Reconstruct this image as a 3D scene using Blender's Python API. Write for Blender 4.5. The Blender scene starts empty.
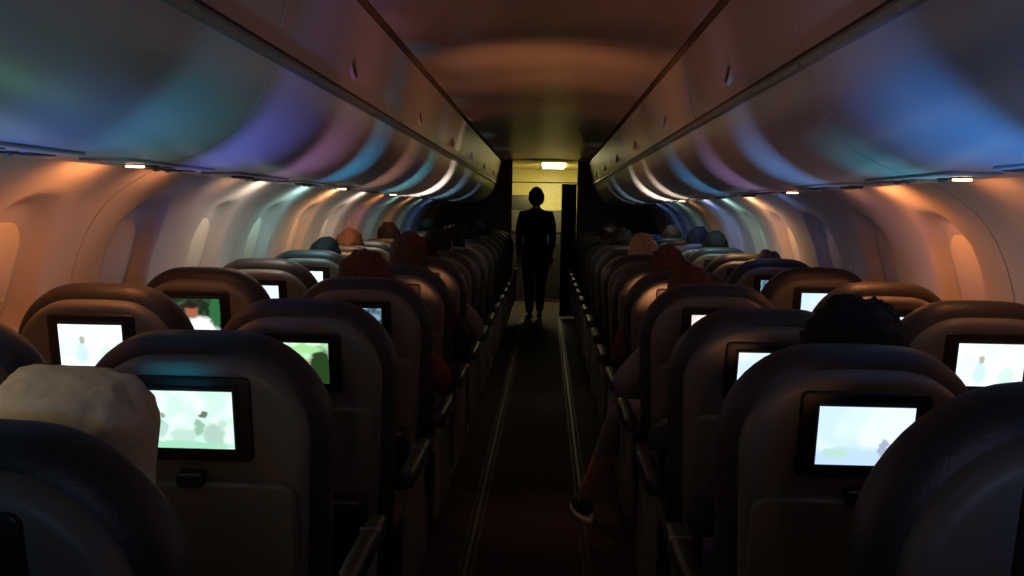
import bpy, bmesh, math, random
from mathutils import Vector, Matrix, noise
random.seed(7)
scene = bpy.context.scene
scene.view_settings.view_transform = 'Standard'
scene.view_settings.look = 'None'
XC = -0.03
COL = scene.collection

# ------------------------------------------------------------------ materials
def mat(name, col, rough=0.5, metal=0.0, var=0.15, nscale=40, bump=0.0, emis=None, es=0, spec=0.5, coat=0.0):
    m = bpy.data.materials.new(name); m.use_nodes = True
    nt = m.node_tree; b = nt.nodes['Principled BSDF']
    b.inputs['Roughness'].default_value = rough
    b.inputs['Metallic'].default_value = metal
    b.inputs['Specular IOR Level'].default_value = spec
    b.inputs['Coat Weight'].default_value = coat
    tc = nt.nodes.new('ShaderNodeTexCoord'); n = nt.nodes.new('ShaderNodeTexNoise')
    n.inputs['Scale'].default_value = nscale; n.inputs['Detail'].default_value = 4
    nt.links.new(tc.outputs['Object'], n.inputs['Vector'])
    r = nt.nodes.new('ShaderNodeValToRGB')
    r.color_ramp.elements[0].color = (*[c*(1-var) for c in col], 1)
    r.color_ramp.elements[1].color = (*[min(1, c*(1+var)) for c in col], 1)
    r.color_ramp.elements[0].position = .3; r.color_ramp.elements[1].position = .7
    nt.links.new(n.outputs['Fac'], r.inputs['Fac']); nt.links.new(r.outputs['Color'], b.inputs['Base Color'])
    if bump:
        bp = nt.nodes.new('ShaderNodeBump'); bp.inputs['Strength'].default_value = bump; bp.inputs['Distance'].default_value = .004
        nt.links.new(n.outputs['Fac'], bp.inputs['Height']); nt.links.new(bp.outputs['Normal'], b.inputs['Normal'])
    if emis:
        b.inputs['Emission Color'].default_value = (*emis, 1); b.inputs['Emission Strength'].default_value = es
    return m

M = {}
M['shell'] = mat('seat_shell_plastic', (.16, .150, .120), .5, var=.06)
M['leather'] = mat('seat_leather', (.028, .026, .022), .5, bump=.25, nscale=120)
M['trim'] = mat('seat_dark_trim', (.02, .018, .016), .4)
M['metal'] = mat('aluminium', (.35, .33, .3), .35, metal=.9)
M['bin'] = mat('bin_plastic', (.57, .55, .53), .34, var=.03, nscale=6)
M['door'] = mat('bin_door_plastic', (.55, .46, .40), .4, var=.03, nscale=6)
M['wall'] = mat('sidewall_plastic', (.57, .49, .40), .5, var=.04, nscale=5)
M['ceil'] = mat('ceiling_plastic', (.46, .34, .26), .3, var=.05, nscale=5)
M['gap'] = mat('dark_gap', (.02, .018, .016), .6)
M['carpet'] = mat('carpet', (.035, .018, .012), .95, var=.5, nscale=150, bump=.6)
M['strip'] = mat('floor_strip', (.07, .06, .04), .5)
M['shade'] = mat('window_shade', (.72, .60, .44), .5, var=.03)
M['frame'] = mat('window_frame', (.5, .42, .35), .4, var=.03)
M['skin'] = mat('skin', (.48, .24, .15), .5)
M['eye'] = mat('eye', (.6, .6, .58), .2)
M['lip'] = mat('lips', (.35, .12, .1), .4)
M['hair_dark'] = mat('hair_dark', (.010, .008, .007), .8, var=.5, nscale=90, bump=.9, spec=.25)
M['hair_brown'] = mat('hair_brown', (.11, .048, .028), .75, var=.5, nscale=90, bump=.9, spec=.25)
M['hair_light'] = mat('hair_light', (.4, .27, .16), .6, var=.4, nscale=90, bump=.8)
M['beige'] = mat('beige_cloth', (.72, .61, .42), .9, var=.12, nscale=60, bump=.5)
M['black'] = mat('black_cloth', (.012, .011, .012), .85, var=.3)
M['navy'] = mat('navy_cloth', (.02, .024, .04), .85)
M['red'] = mat('rust_cloth', (.16, .04, .025), .85)
M['grey'] = mat('grey_cloth', (.22, .20, .18), .85)
M['jeans'] = mat('jeans', (.04, .05, .08), .85)
M['white'] = mat('white_rubber', (.7, .7, .68), .5)
M['curtain'] = mat('curtain_cloth', (.03, .025, .02), .9, bump=.4)
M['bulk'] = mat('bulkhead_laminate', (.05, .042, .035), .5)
M['vest'] = mat('vestibule_plastic', (.62, .54, .22), .35)
M['lamp_on'] = mat('reading_light_on', (.9, .7, .5), .4, emis=(1, .5, .22), es=12)
M['lamp_off'] = mat('lens_off', (.15, .13, .12), .2)
M['panel_on'] = mat('galley_light', (.9, .9, .6), .4, emis=(1, .92, .5), es=16)

def screen_mat(name, light, dark, thr, scale, seed, strength, person=False):
    m = bpy.data.materials.new(name); m.use_nodes = True
    nt = m.node_tree; L = nt.links; b = nt.nodes['Principled BSDF']
    b.inputs['Base Color'].default_value = (.01, .01, .01, 1); b.inputs['Roughness'].default_value = .15
    uv = nt.nodes.new('ShaderNodeUVMap'); uv.uv_map = 'UVMap'
    mp = nt.nodes.new('ShaderNodeMapping'); mp.inputs['Location'].default_value = (seed, seed*1.7, seed)
    mp.inputs['Scale'].default_value = (1.5, 1, 1)
    n = nt.nodes.new('ShaderNodeTexNoise'); n.inputs['Scale'].default_value = scale; n.inputs['Detail'].default_value = 1; n.inputs['Distortion'].default_value = .4
    r = nt.nodes.new('ShaderNodeValToRGB'); e = r.color_ramp.elements
    e[0].color = (*dark, 1); e[0].position = thr; e[1].color = (*light, 1); e[1].position = thr+.2
    L.new(uv.outputs[0], mp.inputs[0]); L.new(mp.outputs[0], n.inputs['Vector']); L.new(n.outputs['Fac'], r.inputs['Fac'])
    out = r.outputs['Color']
    wn = nt.nodes.new('ShaderNodeTexNoise'); wn.inputs['Scale'].default_value = 9
    ws = nt.nodes.new('ShaderNodeVectorMath'); ws.operation = 'SCALE'; ws.inputs['Scale'].default_value = .12
    wa = nt.nodes.new('ShaderNodeVectorMath'); wa.operation = 'ADD'
    wo = nt.nodes.new('ShaderNodeVectorMath'); wo.operation = 'SUBTRACT'; wo.inputs[1].default_value = (.06, .06, .06)
    L.new(uv.outputs[0], wn.inputs['Vector']); L.new(wn.outputs['Color'], ws.inputs[0]); L.new(uv.outputs[0], wa.inputs[0]); L.new(ws.outputs[0], wa.inputs[1]); L.new(wa.outputs[0], wo.inputs[0])
    def ell(cx, cy, rx, ry):
        a = nt.nodes.new('ShaderNodeMapping'); a.inputs['Location'].default_value = (-cx/rx, -cy/ry, 0); a.inputs['Scale'].default_value = (1/rx, 1/ry, 0)
        L.new(wo.outputs[0], a.inputs[0])
        l = nt.nodes.new('ShaderNodeVectorMath'); l.operation = 'LENGTH'; L.new(a.outputs[0], l.inputs[0])
        c = nt.nodes.new('ShaderNodeMapRange'); c.inputs[1].default_value = .8; c.inputs[2].default_value = 1.2; c.inputs[3].default_value = 1; c.inputs[4].default_value = 0
        L.new(l.outputs['Value'], c.inputs[0])
        return c.outputs[0]
    sh = []
    if person == 'man': sh = ((.58, 0, .36, .42, (.9, .95, .9)), (.42, .62, .13, .22, (.30, .10, .05)), (.42, .80, .15, .12, (.02, .01, .01)), (.9, .6, .12, .5, (.02, .12, .04)))
    if person == 'two': sh = ((.22, .35, .05, .16, (.45, .68, .6)), (.45, .22, .16, .12, (.5, .7, .62)), (.62, .38, .06, .14, (.30, .5, .36)), (.78, .25, .12, .2, (.42, .6, .5)), (.68, .6, .035, .06, (.15, .18, .13)), (.24, .58, .03, .05, (.3, .36, .3)), (.88, .42, .05, .12, (.5, .7, .6)), (.4, .05, .6, .08, (.35, .7, .5)))
    if person == 'green': sh = ((.88, .3, .20, .6, (.02, .05, .015)), (.5, .15, .10, .25, (.25, .34, .2)), (.62, .45, .08, .16, (.5, .25, .15)), (.2, .05, .25, .2, (.08, .25, .06)), (.6, .85, .3, .10, (.35, .7, .3)))
    if person == 'sky': sh = ((.5, .05, .8, .25, (.50, .68, .92)), (.7, .3, .05, .14, (.35, .42, .55)), (.2, .2, .15, .1, (.45, .7, .62)))
    if person == 'pale2': sh = ((.35, .3, .1, .25, (.55, .74, .76)), (.36, .62, .05, .09, (.42, .40, .35)), (.75, .25, .12, .22, (.6, .78, .70)))
    if person == 'cast': sh = ((.3, .3, .1, .3, (.6, .35, .3)), (.32, .65, .07, .12, (.35, .15, .1)), (.75, .2, .12, .35, (.3, .3, .45)))
    for (cx, cy, rx, ry, col) in sh:
        mx = nt.nodes.new('ShaderNodeMix'); mx.data_type = 'RGBA'; mx.inputs[7].default_value = (*col, 1)
        L.new(out, mx.inputs[6]); L.new(ell(cx, cy, rx, ry), mx.inputs[0]); out = mx.outputs[2]
    L.new(out, b.inputs['Emission Color']); b.inputs['Emission Strength'].default_value = strength
    return m
SC = {
 'pale': screen_mat('screen_pale', (.78, 1, .88), (.6, .88, .75), .40, 3.0, 1.3, 1.2, 'two'),
 'white': screen_mat('screen_white', (.85, .97, 1), (.72, .90, .92), .38, 2, 4.1, 1.3, 'pale2'),
 'blue': screen_mat('screen_blue', (.76, .90, 1), (.60, .78, 1), .38, 1.5, 7.7, 1.2, 'sky'),
 'green': screen_mat('screen_green', (.80, 1, .82), (.4, .75, .38), .36, 3.2, 2.9, 1.2, 'green'),
 'dim': screen_mat('screen_dim', (.22, .38, .50), (.03, .05, .09), .40, 4, 5.5, 1),
 'man': screen_mat('screen_man', (.03, .08, .04), (.01, .02, .01), .5, 4, 3.3, 1.4, 'man'),
 'pink': screen_mat('screen_pink', (1, .86, .84), (.7, .6, .62), .40, 3, 6.1, 1.3, 'cast'),
 'off': mat('screen_off', (.012, .012, .014), .15),
}

# ------------------------------------------------------------------ mesh helpers
class B:
    def __init__(s, mats):
        s.bm = bmesh.new(); s.mats = mats; s.uv = s.bm.loops.layers.uv.new('UVMap')
    def mi(s, k): return s.mats.index(k)
    def ring_surface(s, rings, mk, closed=True, cap=True):
        vs = [[s.bm.verts.new(p) for p in r] for r in rings]; n = len(rings[0]); k = s.mi(mk)
        for a, b in zip(vs, vs[1:]):
            for i in range(n if closed else n-1):
                j = (i+1) % n
                f = s.bm.faces.new((a[i], a[j], b[j], b[i])); f.material_index = k; f.smooth = True
        if cap:
            for r in (vs[0][::-1], vs[-1]):
                try:
                    f = s.bm.faces.new(r); f.material_index = k; f.smooth = True
                except ValueError: pass
    def slab(s, out, y0, y1, bev, mk, mtx=Matrix(), seg=4):
        n = len(out); nor = []
        for i in range(n):
            a = Vector(out[i-1]); c = Vector(out[(i+1) % n]); t = (c-a).normalized(); nor.append((t.y, -t.x))
        prof = []
        for k in range(seg+1):
            th = k/seg*math.pi/2; prof.append((bev*(1-math.sin(th)), y0+bev*(1-math.cos(th))))
        for k in range(seg+1):
            th = k/seg*math.pi/2; prof.append((bev*(1-math.cos(th)), y1-bev*(1-math.sin(th))))
        rings = [[mtx @ Vector((out[i][0]-nor[i][0]*ins, y, out[i][1]-nor[i][1]*ins)) for i in range(n)] for ins, y in prof]
        s.ring_surface(rings, mk)
    def ell(s, c, r, mk, f=None, nu=20, nv=14, mtx=Matrix(), keep=None):
        rings = []
        for j in range(1, nv):
            ph = math.pi*j/nv - math.pi/2; rr = []
            for i in range(nu):
                a = 2*math.pi*i/nu
                p = Vector((math.cos(ph)*math.cos(a), math.cos(ph)*math.sin(a), math.sin(ph)))
                q = f(p) if f else p
                rr.append(mtx @ Vector((c[0]+q.x*r[0], c[1]+q.y*r[1], c[2]+q.z*r[2])))
            rings.append(rr)
        s.ring_surface(rings, mk)
    def tube(s, pts, rad, mk, n=8):
        pts = [Vector(p) for p in pts]; rings = []
        for i, p in enumerate(pts):
            t = (pts[min(i+1, len(pts)-1)]-pts[max(i-1, 0)]).normalized()
            u = t.cross(Vector((0, 0, 1)) if abs(t.z) < .9 else Vector((1, 0, 0))).normalized(); v = t.cross(u)
            def ring(pp, r): return [pp+(u*math.cos(2*math.pi*k/n)+v*math.sin(2*math.pi*k/n))*r for k in range(n)]
            if i == 0: rings.append(ring(p-t*rad[i]*.6, rad[i]*.5))
            rings.append(ring(p, rad[i]))
            if i == len(pts)-1: rings.append(ring(p+t*rad[i]*.6, rad[i]*.5))
        s.ring_surface(rings, mk)
    def quad(s, pts, mk):
        f = s.bm.faces.new([s.bm.verts.new(p) for p in pts]); f.material_index = s.mi(mk)
        for l, u in zip(f.loops, ((0, 0), (1, 0), (1, 1), (0, 1))): l[s.uv].uv = u
    def extr(s, pts, y0, y1, mk, closed=True, cap=True):
        s.ring_surface([[Vector((p[0], y0, p[1])) for p in pts], [Vector((p[0], y1, p[1])) for p in pts]], mk, closed, cap and closed)
    def mesh(s, name, sharp=35):
        bmesh.ops.recalc_face_normals(s.bm, faces=s.bm.faces)
        me = bpy.data.meshes.new(name); s.bm.to_mesh(me); s.bm.free()
        for k in s.mats: me.materials.append(M.get(k) or SC[k])
        me.set_sharp_from_angle(angle=math.radians(sharp)); return me
def obj(name, me, parent=None, loc=(0, 0, 0), rot=(0, 0, 0)):
    o = bpy.data.objects.new(name, me); COL.objects.link(o); o.location = loc; o.rotation_euler = rot
    if parent: o.parent = parent
    return o

def rrect(w, h, r, cx=0, cz=0, n=5, wt=None, rt=None, crown=0):
    wt = wt or w; rt = rt or r; o = []
    for (x, z, rr, a0) in ((w/2-r, r, r, -90), (wt/2-rt, h-rt, rt, 0), (-wt/2+rt, h-rt, rt, 90), (-w/2+r, r, r, 180)):
        nn = n if rr < .06 else 12
        for k in range(nn+1):
            a = math.radians(a0+90*k/nn); o.append((x+rr*math.cos(a), z+rr*math.sin(a)))
    if crown:
        o2 = []
        for (x, z) in o:
            if z > h*.6: z += crown*(max(0, 1-(x/(wt/2))**2))
            o2.append((x, z))
        res = []
        for i, p in enumerate(o2):
            res.append(p); q = o2[(i+1) % len(o2)]
            if p[1] > h*.9 and q[1] > h*.9 and abs(p[0]-q[0]) > .05:
                for t in range(1, 8):
                    x = p[0]+(q[0]-p[0])*t/8; res.append((x, h+crown*(1-(x/(wt/2))**2)))
        o = res
    return [(x+cx, z+cz) for x, z in o]

def catmull(P, n=6):
    out = []
    for i in range(len(P)-1):
        p0 = P[max(i-1, 0)]; p1 = P[i]; p2 = P[i+1]; p3 = P[min(i+2, len(P)-1)]
        for k in range(n):
            t = k/n
            out.append(tuple(.5*((2*p1[d])+(-p0[d]+p2[d])*t+(2*p0[d]-5*p1[d]+4*p2[d]-p3[d])*t*t+(-p0[d]+3*p1[d]-3*p2[d]+p3[d])*t**3) for d in (0, 1)))
    out.append(P[-1]); return out

# ------------------------------------------------------------------ seat
def seat_mesh(name, arms, recl):
    b = B(['leather', 'shell', 'trim', 'metal', 'off'])
    T = Matrix.Translation((0, .17, .395)) @ Matrix.Rotation(math.radians(recl), 4, 'X')
    b.slab(rrect(.44, .727, .05, wt=.495, rt=.165, crown=.02), .02, .125, .045, 'leather', T, 6)      # cushion + rim
    b.slab(rrect(.37, .697, .04, wt=.43, rt=.14, crown=.016, cz=.005), -.016, .06, .02, 'shell', T, 5)  # rear shell
    b.slab(rrect(.36, .17, .06, wt=.36, rt=.08, cz=.52), .11, .165, .03, 'leather', T)                 # headrest
    b.slab(rrect(.34, .5, .06, cz=.03), .11, .15, .03, 'leather', T)                                   # lumbar
    b.slab(rrect(.235, .165, .014, cz=.524), -.022, -.01, .005, 'trim', T)                               # bezel
    b.slab(rrect(.184, .126, .008, cz=.545), -.026, -.02, .002, 'trim', T)
    w, h, z = .085, .056, .608
    b.quad([T @ Vector(p) for p in ((-w, -.0275, z-h), (w, -.0275, z-h), (w, -.0275, z+h), (-w, -.0275, z+h))], 'off')
    b.slab(rrect(.385, .25, .03, cz=.235), -.036, -.012, .008, 'shell', T)                             # tray table
    b.slab(rrect(.05, .028, .008, cz=.478), -.044, -.012, .004, 'trim', T)                             # latch
    b.slab(rrect(.34, .18, .03, cz=.03), -.045, -.012, .012, 'trim', T)                                # pocket
    b.slab(rrect(.30, .012, .005, cz=.205), -.05, -.03, .003, 'metal', T)
    C = Matrix.Translation((0, .2, .47)) @ Matrix.Rotation(math.radians(-90), 4, 'X')
    b.slab(rrect(.46, .47, .05), 0, .11, .035, 'leather', C)
    b.slab(rrect(.42, .44, .03), .11, .16, .01, 'trim', C)
    for x in (-.17, .17):
        b.tube([(x, .28, .32), (x, .22, .012)], [.018, .018], 'metal'); b.tube([(x, .55, .32), (x, .60, .012)], [.018, .018], 'metal')
        b.tube([(x, .20, .016), (x, .62, .016)], [.014, .014], 'metal')
        b.tube([(x, .25, .12), (x, .57, .28)], [.01, .01], 'metal')
    b.tube([(-.2, .57, .30), (.2, .57, .30)], [.018, .018], 'metal'); b.tube([(-.2, .26, .30), (.2, .26, .30)], [.018, .018], 'metal')
    for x in arms:
        A = Matrix.Translation((x, .13, .665)) @ Matrix.Rotation(math.radians(-90), 4, 'X')
        b.slab(rrect(.046, .42, .02, n=6), 0, .05, .014, 'trim', A)
        b.slab(rrect(.05, .012, .004, cz=.30), -.001, .052, .003, 'metal', A)
        S = Matrix.Translation((x, .16, 0)) @ Matrix.Rotation(math.radians(90), 4, 'Z')
        b.slab([(0, .30), (.34, .30), (.36, .36), (.30, .56), (.32, .62), (0, .62)], -.012, .012, .004, 'shell', S)
    return b.mesh(name)
RECL = [10, 13.5]
SM = {}
for i, r in enumerate(RECL):
    SM['a', i] = seat_mesh('aisle_seat_%d' % i, (-.27, .27), r)
    SM['wl', i] = seat_mesh('window_seat_l%d' % i, (-.24,), r)
    SM['wr', i] = seat_mesh('window_seat_r%d' % i, (.24,), r)
ROW0, PITCH, NROW = .965, .79, 15
LX, RX = (-1.195, -.64), (.58, 1.145)
lit = {
 (1, 1): 'pale', (2, 0): 'white', (2, 1): 'green', (3, 0): 'man', (3, 1): 'dim', (4, 0): 'blue', (5, 0): 'white', (7, 0): 'pale', (9, 0): 'blue', (6, 1): 'dim',
 (1, 2): 'blue', (2, 2): 'blue', (2, 3): 'white', (3, 2): 'pink', (3, 3): 'white', (4, 3): 'blue', (7, 3): 'blue', (5, 3): 'dim', (9, 3): 'white', (1, 0): 'white', (1, 3): 'pink', (0, 0): 'blue', (0, 3): 'blue'}
recl1 = {(2, 1), (4, 0), (5, 2), (7, 1), (6, 3), (8, 0), (3, 3), (2, 2)}
cols = [(LX[0], 'wl'), (LX[1], 'a'), (RX[0], 'a'), (RX[1], 'wr')]
for r in range(NROW):
    for c, (x, k) in enumerate(cols):
        i = 1 if (r, c) in recl1 else 0
        o = obj('airliner_seat', SM[k, i], loc=(x, ROW0+r*PITCH, 0))
        if (r, c) == (0, 2): o.scale = (1, 1, 1.06); o.location.y -= .03; o.location.x += .006
        elif (r, c) == (0, 1): o.location.y -= .03
        elif c in (0, 3): o.scale = (1, 1, 1.02)
        elif (r, c) == (1, 1): o.location.x -= .012
        key = lit.get((r, c), 'off')
        o.material_slots[4].link = 'OBJECT'; o.material_slots[4].material = SC[key]

# ------------------------------------------------------------------ shell of the cabin
Y0, Y1 = -1.6, 13.0
b = B(['carpet', 'strip', 'gap'])
b.extr([(-1.42+XC, -.05), (1.42+XC, -.05), (1.42+XC, 0), (-1.42+XC, 0)], Y0, 16.1, 'carpet')
obj('floor', b.mesh('floor'))
for nm, x in (('left', -.285), ('right', .195)):
    b = B(['strip', 'gap'])
    b.extr([(x-.009, 0), (x+.009, 0), (x+.007, .006), (x-.007, .006)], Y0, 13, 'strip')
    for q in range(2): b.extr([(x-.03+.05*q, 0), (x-.02+.05*q, 0), (x-.02+.05*q, .004), (x-.03+.05*q, .004)], Y0, 13, 'gap')
    obj('trim_floor_strip_'+nm, b.mesh('strip'))

WP = catmull([(1.36, 0), (1.43, .3), (1.47, .65), (1.465, .95), (1.43, 1.2), (1.335, 1.38), (1.18, 1.49)], 12)
WY = [2.66+.79*k for k in range(-5, 14)]
WZ = 1.185
def wall_x(z):
    for a, c in zip(WP, WP[1:]):
        if a[1] <= z <= c[1]: return a[0]+(c[0]-a[0])*(z-a[1])/(c[1]-a[1])
    return WP[-1][0]
def recess(y, z, kmax=13):
    dy = min(abs(y-w) for w in WY)
    ax, az, r = .195, .26, .16
    qx = abs(dy)-(ax-r); qz = abs(z-(WZ-.03))-(az-r)
    d = math.hypot(max(qx, 0), max(qz, 0))+min(max(qx, qz), 0)-r
    t = min(1, max(0, -d/.05)); return .06*t*t*(3-2*t)
def seamd(y):
    d = min(abs(y-(3.055+1.58*k)) for k in range(-4, 8)); return .012 if d < .006 else 0
for sgn, nm in ((-1, 'left'), (1, 'right')):
    b = B(['wall', 'gap']); ys = []
    y = Y0
    while y < Y1: ys.append(y); y += .025
    ys.append(Y1)
    for k in range(-3, 8):
        s0 = 3.055+1.58*k
        ys += [v for v in (s0-.0065, s0-.0045, s0+.0045, s0+.0065) if Y0 < v < Y1]
    ys = sorted(ys)
    rings = [[Vector((XC+sgn*(p[0]+recess(y, p[1])+seamd(y)), y, p[1])) for p in WP] for y in ys]
    b.ring_surface(rings, 'wall', closed=False, cap=False)
    b.extr([(XC+sgn*1.41, .12), (XC+sgn*1.385, .12), (XC+sgn*1.405, .26), (XC+sgn*1.425, .26)], Y0, Y1, 'gap')
    obj('wall_'+nm, b.mesh('wall_'+nm, 50))
b = B(['frame', 'shade', 'gap'])
b.slab(rrect(.27, .36, .10, cz=-.18, n=8), -.012, .006, .006, 'frame')
b.slab(rrect(.225, .315, .085, cz=-.1575, n=8), -.004, .0, .001, 'gap')
b.slab(rrect(.215, .305, .08, cz=-.1525, n=8), -.016, -.002, .003, 'shade')
b.slab(rrect(.07, .018, .006, cz=-.14), -.028, -.012, .004, 'frame')
b.slab(rrect(.19, .006, .002, cz=-.09), -.019, -.012, .001, 'frame')
wm = b.mesh('window')
n = 0
for sgn in (-1, 1):
    for y in WY:
        if y > 12.8 or y < Y0+.2: continue
        x = XC+sgn*(wall_x(WZ)+.06-.004)
        lean = math.atan2(wall_x(WZ-.12)-wall_x(WZ+.12), .24)
        n += 1
        obj('window_%d' % n, wm, loc=(x, y, WZ)).matrix_world = Matrix.Translation((x, y, WZ)) @ Matrix.Rotation(math.radians(-90*sgn), 4, 'Z') @ Matrix.Rotation(lean, 4, 'X')

# ceiling
b = B(['ceil', 'gap'])
cp = [(-.60, 2.06), (-.548, 2.06), (-.54, 2.028)] + [(x/10, 2.062-.12*(x/10)**2) for x in range(-5, 6)] + [(.54, 2.028), (.548, 2.06), (.60, 2.06)]
cp = [(x+XC, z) for x, z in cp]
y = 2.4-1.7*3
while y < 12.9:
    ye = min(y+1.694, 12.9)
    b.extr(cp, max(y, Y0), ye, 'ceil', closed=False); y += 1.7
b.extr([(x, z+.012) for x, z in cp], Y0, 12.9, 'gap', closed=False)
b.extr([(-1.3, 2.10), (1.25, 2.10), (1.25, 2.13), (-1.3, 2.13)], Y0, 16, 'gap')
obj('ceiling', b.mesh('ceiling', 30))

# overhead bins
under = catmull([(1.17, 1.487), (1.0, 1.483), (.86, 1.49), (.745, 1.545), (.665, 1.635), (.628, 1.74)], 8)
doorp = catmull([(.622, 1.762), (.608, 1.82), (.59, 1.90), (.562, 2.015)], 5)
def bin_mesh(sgn, L):
    b = B(['bin', 'door', 'gap', 'metal', 'trim'])
    g = .004
    X = lambda P: [(sgn*x, z) for x, z in P]
    b.extr(X(under+[(.645, 1.745), (.645, 1.76), (.60, 1.985), (1.15, 2.0)]), g, L-g, 'bin')
    b.extr(X(doorp+[(.575, 2.017), (.635, 1.764)]), g+.003, L-g-.003, 'door')
    b.extr(X([(.634, 1.728), (.618, 1.730), (.612, 1.742), (.616, 1.752), (.64, 1.752)]), g, L-g, 'metal')
    b.extr(X([(.618, 1.753), (.622, 1.753), (.626, 1.761), (.618, 1.761)]), g, L-g, 'gap')
    m = Matrix.Translation((sgn*.6025, L/2, 1.84)) @ Matrix.Rotation(math.radians(-90*sgn), 4, 'Z') @ Matrix.Rotation(math.radians(-12), 4, 'X')
    b.slab(rrect(.062, .09, .0305, cz=-.045, n=8), -.002, .012, .002, 'door', m)
    b.slab(rrect(.050, .078, .0245, cz=-.039, n=8), -.005, .012, .003, 'trim', m)
    b.slab(rrect(.038, .03, .012, cz=-.0, n=8), -.009, .0, .003, 'metal', m)
    return b.mesh('overhead_bin_mesh')
for sgn in (-1, 1):
    m = bin_mesh(sgn, 1.7)
    m2 = bin_mesh(sgn, 12.9-(2.4+1.7*6))
    for k in range(-2, 7):
        y = 2.4+1.7*k
        if y+1.7 <= 13.0: obj('overhead_bin', m, loc=(XC, y, 0))
        else: obj('overhead_bin', m2, loc=(XC, y, 0))

# passenger service units
def psu(lit_lamp):
    b = B(['bin', 'trim', 'lamp_on', 'lamp_off', 'metal'])
    P = Matrix.Rotation(math.radians(-90), 4, 'X')
    b.slab(rrect(.12, .60, .02, cz=-.30), -.002, .005, .003, 'bin', P)
    P = P @ Matrix.Translation((0, -.006, 0))
    for k, y in enumerate((-.17, -.09)):
        b.slab(rrect(.05, .05, .0249, cx=.02, cz=y-.025, n=6), -.0, .015, .003, 'trim', P)
        b.slab(rrect(.042, .042, .0209, cx=.02, cz=y-.021, n=6), .01, .019, .001, 'lamp_on' if (k == 0 and lit_lamp) else 'lamp_off', P)
    for y in (.06, .14):
        b.slab(rrect(.04, .04, .0199, cx=-.02, cz=y-.02, n=6), 0, .015, .004, 'trim', P)
        b.slab(rrect(.018, .018, .0089, cx=-.02, cz=y-.009, n=6), 0, .02, .004, 'metal', P)
    b.slab(rrect(.08, .05, .01, cx=0, cz=-.02), 0, .013, .002, 'trim', P)
    for q in range(9): b.slab(rrect(.06, .006, .002, cx=-.02, cz=.19+q*.011-.02, n=2), .01, .0135, .001, 'trim', P)
    return b.mesh('psu')
PS = [psu(False), psu(True)]
lamps = {(-1, 2), (1, 2), (-1, 5), (1, 4), (-1, 7), (1, 8)}
for sgn in (-1, 1):
    for r in range(NROW):
        y = ROW0+r*PITCH-.25+.2
        on = (sgn, r) in lamps
        o = obj('passenger_service_unit', PS[1 if on else 0], loc=(XC+sgn*.955, y, 1.4815), rot=(0, 0, 0))

# front vestibule, bulkheads
def box(nm, x0, x1, y0, y1, z0, z1, mk, bev=.006):
    b = B([mk])
    b.slab([(x0, z0), (x1, z0), (x1, z1), (x0, z1)], y0, y1, bev, mk); return obj(nm, b.mesh(nm))
box('wall_partition_left', -1.5, XC-.42, 13.0, 13.06, .005, 2.09, 'bulk')
box('wall_partition_right', XC+.42, 1.44, 13.0, 13.06, .005, 2.09, 'bulk')
def vwall(nm, x0, x1):
    b = B(['vest', 'bulk'])
    b.slab([(x0, 1.35), (x1, 1.35), (x1, 2.04), (x0, 2.04)], 13.07, 15.99, .004, 'vest')
    b.slab([(x0, .005), (x1, .005), (x1, 1.348), (x0, 1.348)], 13.07, 15.99, .004, 'bulk'); obj(nm, b.mesh(nm))  # dark lower half: lack of light low down put into the wall colour
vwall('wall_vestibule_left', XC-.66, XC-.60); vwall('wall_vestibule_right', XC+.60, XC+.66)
box('wall_front', -1.45, 1.4, 16.0, 16.06, .005, 2.09, 'vest')
box('wall_back', -1.5, 1.45, -1.68, -1.61, .0, 2.09, 'bulk')
box('ceiling_vestibule', XC-.66, XC+.66, 13.07, 16.0, 2.045, 2.08, 'vest')
b = B(['panel_on', 'bulk'])
b.slab([(XC-.04, 2.03), (XC+.28, 2.03), (XC+.28, 2.0445), (XC-.04, 2.0445)], 13.8, 15.2, .003, 'panel_on')
b.slab([(XC-.07, 2.035), (XC-.05, 2.035), (XC-.05, 2.0445), (XC-.07, 2.0445)], 13.7, 15.3, .002, 'bulk')
obj('ceiling_light_panel', b.mesh('clp'))
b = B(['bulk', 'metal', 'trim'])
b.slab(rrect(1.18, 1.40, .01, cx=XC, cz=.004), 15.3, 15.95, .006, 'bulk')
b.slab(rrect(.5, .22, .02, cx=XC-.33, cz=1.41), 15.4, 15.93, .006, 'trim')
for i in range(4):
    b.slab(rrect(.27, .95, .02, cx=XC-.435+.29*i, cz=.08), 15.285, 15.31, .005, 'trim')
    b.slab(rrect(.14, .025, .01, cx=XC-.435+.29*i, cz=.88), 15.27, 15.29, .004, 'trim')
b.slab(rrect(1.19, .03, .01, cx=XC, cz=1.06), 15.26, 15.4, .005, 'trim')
obj('added_dark_galley', b.mesh('galley'))  # dark counter block added so the lower vestibule end reads as unlit
b = B(['curtain', 'metal'])
pts = [(XC+.22+.012*i, 12.95+.022*math.sin(i*1.9)) for i in range(17)]
ring = [(x, y) for x, y in pts]+[(x, y+.01) for x, y in pts[::-1]]
b.ring_surface([[Vector((x, y, z)) for x, y in ring] for z in (.03, .6, 1.2, 1.74)], 'curtain')
b.tube([(XC-.42, 12.955, 1.755), (XC+.43, 12.955, 1.755)], [.007, .007], 'curtain')
obj('curtain', b.mesh('curtain'))

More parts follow.
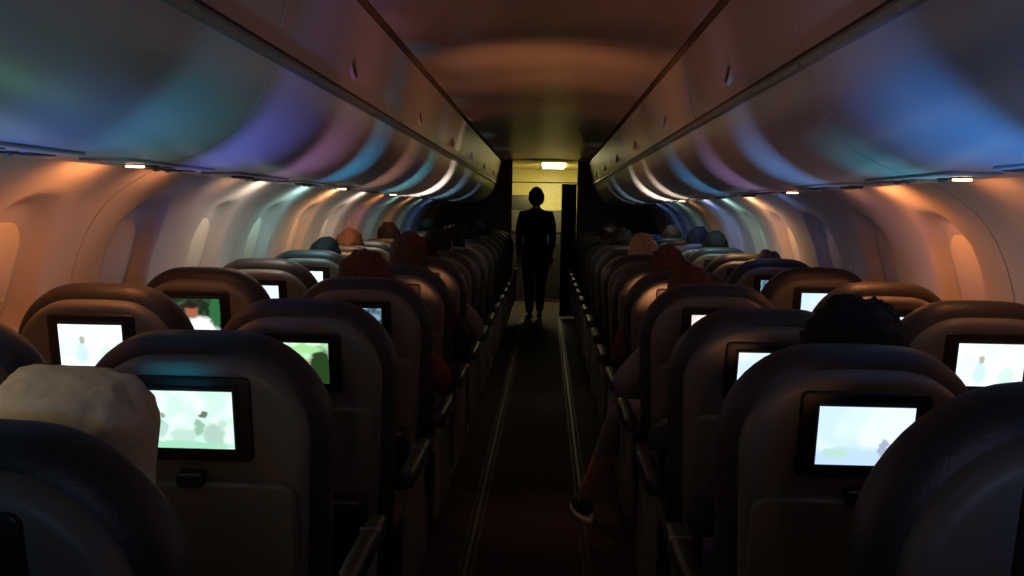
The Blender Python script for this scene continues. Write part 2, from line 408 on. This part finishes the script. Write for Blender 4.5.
# ------------------------------------------------------------------ people
def head_mesh(nm, hair, hood=None, puff=1.0, seed=0.0):
    b = B(['skin', hair, 'eye', 'lip', 'black'] + ([hood] if hood else []))
    sv = Vector((seed, seed*1.3, -seed))
    def fh(p):
        q = p.copy()
        if q.z < 0:
            q.x *= 1-.28*(-q.z)**1.3; q.y = q.y*(1-.18*(-q.z)) + .10*(-q.z)
        if q.y > .5: q.y = .5+(q.y-.5)*.85
        return q
    b.ell((0, 0, 0), (.076, .097, .118), 'skin', fh, 24, 20)
    b.ell((0, .096, -.018), (.012, .019, .026), 'skin', lambda p: Vector((p.x*(1-.45*p.z), p.y*(1-.5*p.z), p.z)), 12, 10)
    for s in (-1, 1):
        b.ell((s*.03, .081, .004), (.013, .009, .008), 'eye', None, 10, 8); b.ell((s*.03, .0885, .004), (.005, .003, .005), 'black', None, 8, 6)
        b.ell((s*.03, .087, .022), (.018, .006, .004), hair, None, 8, 6)
        b.ell((s*.077, -.004, -.008), (.009, .02, .031), 'skin', None, 10, 8)
    b.ell((0, .086, -.058), (.024, .009, .005), 'lip', None, 10, 6); b.ell((0, .085, -.067), (.02, .009, .006), 'lip', None, 10, 6)
    amp = 1+ (1.3 if puff > 1.1 else .5)
    def hf(p):
        q = p.copy(); k = 1+.08*noise.noise(p*2.2+sv)+.04*amp*noise.noise(p*5+sv)+.03*amp*noise.noise(p*12+sv)
        line = .55 if p.y > .35 else (-.35 if p.y > -.1 else -.62)
        if q.z < line: q.x *= .86; q.y *= .86 if p.y < 0 else .72; q.z = max(q.z, line-.2)
        return q*k
    if not hood: b.ell((0, -.008, .008), (.087*puff*(1.1 if puff > 1.1 else 1), .108*puff, .124*min(puff, 1.05)), hair, hf, 44, 34)
    if hood:
        def gf(p):
            q = Vector((math.copysign(abs(p.x)**.55, p.x), p.y, math.copysign(abs(p.z)**.5, p.z)))
            k = 1+.07*noise.noise(p*2.5)+.03*noise.noise(p*6)
            if p.z < 0: q.x *= 1+.45*(-p.z); q.y *= 1+.1*(-p.z)
            if p.y > .55: q.y = .55
            return q*k
        b.ell((0, -.015, -.01), (.100, .12, .132), hood, gf, 44, 34)
    return b.mesh(nm, 80)
def hand_mesh():
    b = B(['skin'])
    b.ell((0, .045, 0), (.042, .052, .015), 'skin', lambda p: Vector((math.copysign(abs(p.x)**.7, p.x), math.copysign(abs(p.y)**.8, p.y), p.z)), 16, 10)
    for x, l, r in ((-.03, .072, .0085), (-.01, .082, .009), (.011, .076, .0085), (.03, .058, .0075)):
        b.tube([(x*.8, .06, 0), (x, .09, .003), (x*1.1, .09+l*.42, -.004), (x*1.12, .09+l*.72, -.018), (x*1.1, .09+l*.85, -.036)], [r*1.1, r, r*.95, r*.85, r*.7], 'skin')
    b.tube([(-.03, .02, -.002), (-.05, .045, -.006), (-.062, .072, -.012), (-.062, .098, -.018)], [.013, .0115, .010, .008], 'skin')
    b.tube([(0, -.03, .002), (0, .02, 0)], [.024, .024], 'skin', 12)
    return b.mesh('hand', 80)
HAND = hand_mesh()
def shoe_mesh():
    b = B(['black', 'white'])
    out = [(.037*math.sin(t)*(1.0 if math.cos(t) < 0 else 1.15), .09+.14*-math.cos(t)) for t in [2*math.pi*k/24 for k in range(24)]]
    F = Matrix.Translation((0, -.05, .025)) @ Matrix.Rotation(math.radians(-90), 4, 'X')
    b.slab([(p[0], p[1]) for p in out], 0, .025, .006, 'white', F)
    b.ell((0, .04, .045), (.038, .125, .04), 'black', lambda p: Vector((p.x, p.y, p.z*(1.0-.45*max(0, p.y)) if p.z > 0 else p.z*.4)), 18, 12)
    b.ell((0, -.035, .07), (.034, .042, .045), 'black', None, 14, 10)
    for q in range(4): b.tube([(-.018, .02+.02*q, .083-.007*q), (.018, .02+.02*q, .083-.007*q)], [.003, .003], 'white', 6)
    return b.mesh('shoe', 60)
SHOE = shoe_mesh()

def skin_body(nm, V, E, R, root, matfun, mats, parent):
    me = bpy.data.meshes.new(nm); me.from_pydata(V, E, [])
    o = bpy.data.objects.new(nm, me); COL.objects.link(o)
    md = o.modifiers.new('s', 'SKIN'); md.use_smooth_shade = True
    for i, sv in enumerate(me.skin_vertices[0].data):
        sv.radius = R[i] if isinstance(R[i], tuple) else (R[i], R[i]); sv.use_root = (i == root)
    su = o.modifiers.new('u', 'SUBSURF'); su.levels = 2; su.render_levels = 2
    dg = bpy.context.evaluated_depsgraph_get(); dg.update()
    nm2 = bpy.data.meshes.new_from_object(o.evaluated_get(dg))
    bpy.data.objects.remove(o)
    nm2.materials.clear()
    for k in mats: nm2.materials.append(M[k])
    for p in nm2.polygons:
        p.material_index = matfun(p.center); p.use_smooth = True
    return obj(nm, nm2, parent)

def seated(seatx, seaty, top='navy', legs='jeans', hair='hair_dark', lift=0, dx=0, yaw=None, tilt=None, hood=None, puff=1, leg_out=None, elbow=0, bare=False):
    root = bpy.data.objects.new('seated_passenger', None); COL.objects.link(root); root.location = (seatx, seaty, 0)
    z = lift-.035
    if yaw is None: yaw = random.uniform(-35, 35)
    if tilt is None: tilt = random.uniform(-12, 12)
    V = [(0, .42, .56), (0, .37, .68), (dx*.5, .34, .82+z*.6), (dx*.8, .31, .93+z), (dx, .30, 1.0+z), (dx, .31, 1.06+z)]
    R = [(.15, .12), (.14, .10), (.15, .105), (.14, .09), (.06, .06), (.052, .055)]
    E = [(0, 1), (1, 2), (2, 3), (3, 4), (4, 5)]
    hands = []
    for s in (-1, 1):
        ex = s*(.235 + (elbow if s*seatx < 0 else 0))
        i = len(V)
        V += [(dx*.8+s*.15, .31, .93+z), (ex*.98, .33, .80+z*.5), (ex, .36, .725), (s*.20, .50, .725), (s*.15, .60, .70)]
        R += [.06, .05, .042, .036, .026]; E += [(3, i), (i, i+1), (i+1, i+2), (i+2, i+3), (i+3, i+4)]
        hands.append((V[i+3], V[i+4], s))
    feet = []
    for s in (-1, 1):
        i = len(V)
        if leg_out and s == leg_out[0]:
            kx, ky, fx, fy = leg_out[1:]
            V += [(s*.10, .47, .56), ((s*.1+kx)/2, .62, .57), (kx, ky, .56), ((kx+fx)/2, (ky+fy)/2, .30), (fx, fy-.02, .10)]
            feet.append((fx, fy, .25*s))
        else:
            V += [(s*.10, .47, .56), (s*.105, .65, .575), (s*.11, .80, .56), (s*.11, .80, .30), (s*.11, .80, .10)]
            feet.append((s*.11, .81, 0))
        R += [.095, .075, .06, .05, .036]; E += [(0, i), (i, i+1), (i+1, i+2), (i+2, i+3), (i+3, i+4)]
    def mf(c):
        if c.z > 1.0+z and abs(c.x-dx) < .075: return 2
        if bare and c.z < .33: return 2
        return 1 if (c.z < .64 and (c.y > .46 or c.z < .58)) else 0
    skin_body('body', V, E, R, 0, mf, [top, legs, 'skin'], root)
    obj('head', head_mesh('head', hair, hood, puff, random.uniform(0, 20)), root, (dx, .315, 1.135+z), (0, math.radians(tilt), math.radians(yaw)))
    for a, c, s in hands:
        d = (Vector(c)-Vector(a)); ang = math.atan2(d.y, d.x)-math.pi/2
        o = obj('hand_%s' % ('l' if s < 0 else 'r'), HAND, root, Vector(c)+d.normalized()*.01, (math.radians(-12), 0, ang)); o.scale = (-1 if s < 0 else 1, 1, 1)
    for k, (fx, fy, a) in enumerate(feet): obj('shoe_%d' % (k+1), SHOE, root, (fx, fy, 0.001), (0, 0, -a))
    return root
def Y(r): return ROW0+PITCH*r
RA, RW, LA, LW = RX[0], RX[1], LX[1], LX[0]
seated(LA, Y(0)-.03, 'beige', 'jeans', 'hair_brown', lift=-.05, dx=.035, hood='beige', tilt=4, yaw=5)
seated(RA, Y(1)-.02, 'black', 'jeans', 'hair_dark', lift=-.02, puff=1.16, dx=.05, yaw=0, tilt=3)
seated(LA, Y(3), 'red', 'jeans', 'hair_brown', lift=-.01, dx=-.02, puff=1.12, elbow=.03, yaw=10, tilt=-4)
seated(LA, Y(4), 'black', 'jeans', 'hair_brown', lift=.05, dx=.03, elbow=.04, yaw=-10, tilt=4)
seated(RA, Y(3), 'grey', 'grey', 'hair_brown', lift=-.03, leg_out=(-1, -.25, .80, -.385, 1.12), elbow=.05, bare=True, dx=-.05, tilt=-8, yaw=10)
seated(RA, Y(4), 'red', 'jeans', 'hair_brown', lift=.01, dx=-.03, tilt=-10)
seated(LA, Y(5), 'grey', 'jeans', 'hair_dark', lift=.01, elbow=.05)
seated(LA, Y(6), 'navy', 'jeans', 'hair_dark', lift=.045)
seated(LA, Y(7), 'black', 'jeans', 'hair_dark', lift=.05)
seated(LW, Y(6), 'grey', 'jeans', 'hair_brown', lift=.03)
seated(RW, Y(3), 'navy', 'jeans', 'hair_brown', lift=-.08)
seated(RA, Y(6), 'black', 'jeans', 'hair_light', lift=.03)
seated(LW, Y(3), 'black', 'jeans', 'hair_dark', lift=-.09)
seated(RA, Y(8), 'black', 'jeans', 'hair_dark', lift=.04)
seated(RW, Y(7), 'navy', 'jeans', 'hair_dark', lift=.04)
seated(LA, Y(9), 'black', 'jeans', 'hair_dark', lift=.04)
seated(LW, Y(8), 'red', 'jeans', 'hair_dark', lift=.05)
seated(RW, Y(10), 'navy', 'jeans', 'hair_brown', lift=.05)
seated(RA, Y(2), 'navy', 'jeans', 'hair_brown', lift=-.12, dx=.07)
seated(LW, Y(5), 'navy', 'jeans', 'hair_dark', lift=.0, dx=.03)
seated(LW, Y(11), 'grey', 'jeans', 'hair_dark', lift=.06)
seated(RW, Y(5), 'red', 'jeans', 'hair_brown', lift=-.03)
seated(RA, Y(10), 'black', 'jeans', 'hair_brown', lift=.06)
seated(LA, Y(11), 'navy', 'jeans', 'hair_dark', lift=.06)
seated(RW, Y(8), 'grey', 'jeans', 'hair_dark', lift=.06)

def standing(nm, x, y, h, yaw, top='black', legs='black', stride=.08):
    root = bpy.data.objects.new(nm, None); COL.objects.link(root); root.location = (x, y, 0); root.rotation_euler = (0, 0, yaw)
    k = h/1.75
    V = [(0, 0, .93), (0, 0, 1.06), (0, .01, 1.22), (0, 0, 1.38), (0, -.005, 1.47), (0, .005, 1.53)]
    R = [(.165, .12), (.16, .12), (.175, .125), (.165, .10), (.07, .065), (.058, .058)]; E = [(0, 1), (1, 2), (2, 3), (3, 4), (4, 5)]; hs = []; ft = []
    for s in (-1, 1):
        i = len(V); V += [(s*.18, 0, 1.40), (s*.212, -.01, 1.24), (s*.222, -.02, 1.10), (s*.215, .03, .97), (s*.205, .07, .86)]
        R += [.07, .06, .052, .045, .03]; E += [(3, i), (i, i+1), (i+1, i+2), (i+2, i+3), (i+3, i+4)]; hs.append((V[i+4], s))
        i = len(V); f = s*stride; V += [(s*.09, 0, .86), (s*.095, f*.5+.01, .66), (s*.085, f*.8+.02, .48), (s*.08, f, .28), (s*.08, f-.02, .10)]
        R += [.105, .09, .075, .064, .048]; E += [(0, i), (i, i+1), (i+1, i+2), (i+2, i+3), (i+3, i+4)]; ft.append((s*.08, f, s))
    V = [tuple(c*k for c in v) for v in V]
    skin_body('body', V, E, R, 0, lambda c: 2 if c.z > 1.475*k and abs(c.x) < .08 else (1 if c.z < .95*k and abs(c.x) < .2 else 0), [top, legs, 'skin'], root)
    h = obj('head', head_mesh('head', 'hair_dark'), root, (0, .02, 1.625*k)); h.scale = (1.12, 1.1, 1.05)
    for c, s in hs:
        o = obj('hand', HAND, root, Vector(c)*k, (math.radians(-80), 0, 0)); o.scale = (s, 1, 1)
    for fx, fy, s in ft: obj('shoe', SHOE, root, (fx*k, fy*k, .001), (0, 0, -.12*s))
standing('standing_passenger', -.13, 12.62, 1.67, .15)

# ------------------------------------------------------------------ lights
def area(nm, loc, d, sx, sy, col, p):
    l = bpy.data.lights.new(nm, 'AREA'); l.shape = 'RECTANGLE'; l.size = sx; l.size_y = sy; l.color = col; l.energy = p
    o = bpy.data.objects.new(nm, l); COL.objects.link(o); o.location = loc
    z = -Vector(d).normalized(); yv = Vector((0, 1, 0)); xv = yv.cross(z).normalized(); yv = z.cross(xv)
    m = Matrix((xv, yv, z)).transposed().to_4x4(); m.translation = Vector(loc); o.matrix_world = m
def spot(nm, loc, tgt, ang, col, p, rad=.02, blend=1.0):
    l = bpy.data.lights.new(nm, 'SPOT'); l.spot_size = math.radians(ang); l.spot_blend = blend; l.color = col; l.energy = p; l.shadow_soft_size = rad
    o = bpy.data.objects.new(nm, l); COL.objects.link(o); o.location = loc
    o.rotation_euler = (Vector(tgt)-Vector(loc)).to_track_quat('-Z', 'Y').to_euler()
OR = (1, .35, .12); PE = (1, .54, .28); WH = (1, .88, .80); CY = (.45, .88, 1); BL = (.12, .3, 1)
lw = {-2: (OR, .6), -1: (OR, .6), -.05: (OR, 1.2), .55: (OR, .5), 1.5: (PE, .3), 2: (WH, 1.1), 3: (CY, 1.4), 3.9: (PE, 1.7), 5: (WH, 1.3), 6: (OR, .7), 7: (CY, .5), 8: (PE, .5), 9: (CY, .3), 10: (BL, .4)}
rw = {-2: (OR, .6), -1: (OR, .6), 0: (OR, .5), 1: (OR, 1.7), 1.5: (OR, .2), 3: (BL, .2), 4: (PE, 2.0), 5: (CY, .9), 6: (BL, 1.0), 7: (PE, .3), 8: (CY, .4), 9: (BL, .3), 10: (BL, .4)}
for sgn, D in ((-1, lw), (1, rw)):
    for k, (c, p) in D.items():
        area('sidewall_wash_light', (XC+sgn*1.12, 2.66+.79*k, 1.460), (sgn*.6, 0, -.8), .03, .12 if k > 1.8 else .20, c, p)
for (x, y, tx, ty, p, ang) in ((LX[1], Y(0)+.5, .15, 2.2, 6, 60), (RX[0], Y(0)+.3, -.1, 2.5, 6, 60), (LX[1], Y(4)-.2, .1, 4.6, 20, 58), (RX[0], Y(4)-.2, -.1, 4.8, 20, 58), (LX[1], Y(5)-.2, .05, 5.6, 7, 55), (RX[0], Y(5)-.2, -.05, 5.6, 7, 55),
        (RX[0], Y(2)-.25, 0, 3.0, 4, 60), (LX[1], Y(10)-.2, 0, 10.4, 5, 50), (RX[0], Y(12)-.2, 0, 11.9, 8, 50),
        (LX[1], Y(3)-.25, .55, 3.6, 6, 50), (RX[0], Y(3)-.25, -.6, 3.6, 6, 50), (LX[1], Y(7)-.2, .55, 6.6, 6, 55), (RX[0], Y(7)-.2, -.6, 6.6, 6, 55)):
    spot('added_warm_uplight', (x*.95, y, .9), (tx, ty, 2.05 if abs(tx) < .4 else 1.88), ang, (1, .42, .20), p, .05)  # unseen uplights added behind seatbacks to warm the ceiling and bin doors
gc = {'pale': (.4, .9, 1), 'white': (.5, .75, 1), 'blue': (.12, .3, 1), 'green': (.3, 1, .6), 'dim': (.2, .3, .8), 'man': (.5, .6, .8), 'pink': (1, .45, .5)}
for (r, c), key in lit.items():
    x = cols[c][0]; y = Y(r)-.22
    spot('added_glow_spot', (x, y, .90), (x*1.05, y-.40, 1.6), 110, gc[key], 1.0 if key != 'dim' else .5)  # unseen spot added at each lit screen to boost its glow
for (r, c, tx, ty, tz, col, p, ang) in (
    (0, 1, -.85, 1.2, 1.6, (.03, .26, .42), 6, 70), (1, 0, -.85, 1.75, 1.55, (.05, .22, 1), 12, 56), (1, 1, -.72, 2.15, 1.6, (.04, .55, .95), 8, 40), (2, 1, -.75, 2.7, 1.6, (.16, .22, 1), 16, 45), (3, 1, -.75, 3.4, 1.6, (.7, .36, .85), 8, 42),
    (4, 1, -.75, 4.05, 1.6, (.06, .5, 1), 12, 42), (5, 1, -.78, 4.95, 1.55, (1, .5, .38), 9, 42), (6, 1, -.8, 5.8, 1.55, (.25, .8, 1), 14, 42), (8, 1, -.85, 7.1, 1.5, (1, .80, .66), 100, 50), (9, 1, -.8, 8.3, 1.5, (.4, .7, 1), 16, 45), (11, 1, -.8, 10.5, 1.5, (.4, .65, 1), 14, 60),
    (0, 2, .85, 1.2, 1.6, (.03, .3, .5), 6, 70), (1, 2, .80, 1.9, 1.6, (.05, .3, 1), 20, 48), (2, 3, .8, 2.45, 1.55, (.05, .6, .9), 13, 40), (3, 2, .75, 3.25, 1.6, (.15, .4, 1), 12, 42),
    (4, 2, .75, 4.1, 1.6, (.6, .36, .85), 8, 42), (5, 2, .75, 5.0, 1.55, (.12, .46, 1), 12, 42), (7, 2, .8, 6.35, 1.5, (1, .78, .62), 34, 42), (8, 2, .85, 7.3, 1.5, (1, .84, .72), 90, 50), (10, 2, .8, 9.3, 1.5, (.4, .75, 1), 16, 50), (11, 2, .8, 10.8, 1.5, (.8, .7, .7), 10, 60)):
    spot('added_glow_spot', (cols[c][0], Y(r)-(.48 if r == 0 else .25), .90), (tx, ty, tz), ang, col, p, .03)  # unseen coloured spots added behind seatbacks to tint the bins
spot('added_rear_fill', (-.1, -1.2, 1.3), (-.9, 1.9, 1.70), 40, (.06, .32, .85), 20, .05)  # unseen fill spots added behind the camera: bins, ceiling, then near seats
spot('added_rear_fill', (.1, -1.2, 1.3), (.9, 1.9, 1.70), 40, (.08, .34, 1), 26, .05)
spot('added_rear_fill', (0, -1.3, 1.5), (0, 3.8, 1.98), 45, (1, .45, .25), 22, .05)
spot('added_rear_fill', (-.3, -1.3, 1.7), (-.75, .95, .95), 40, (1, .86, .62), 3.0, .08)
spot('added_rear_fill', (.3, -1.3, 1.7), (.75, .95, .95), 40, (1, .86, .62), 3.5, .08)
spot('vestibule_light', (XC, 13.5, 1.75), (XC+.15, 16, 1.95), 75, (1, .85, .28), 60, .05)
spot('added_aisle_spot', (XC, 4.4, 2.03), (XC+.05, 4.4, 0), 30, (1, .42, .25), 9, .03)  # spot added at the ceiling to redden the stray foot and aisle floor
spot('added_hood_spot', (-.98, .85, 1.46), (-.58, 1.3, 1.12), 40, (1, .80, .55), 2.2, .02)  # spot added under the bin to brighten the beige hood

w = bpy.data.worlds.new('World'); scene.world = w; w.use_nodes = True
w.node_tree.nodes['Background'].inputs[0].default_value = (.2, .15, .12, 1); w.node_tree.nodes['Background'].inputs[1].default_value = .01

# ------------------------------------------------------------------ camera
cam = bpy.data.cameras.new('camera'); cam.lens = 35.16; cam.sensor_width = 36; cam.clip_start = .02
co = bpy.data.objects.new('camera', cam); COL.objects.link(co)
co.matrix_world = Matrix.Translation((0, 0, 1.382)) @ Matrix.Rotation(math.radians(1.9), 4, 'Z') @ Matrix.Rotation(math.radians(90-4.4), 4, 'X') @ Matrix.Rotation(math.radians(1.0), 4, 'Z')
scene.camera = co
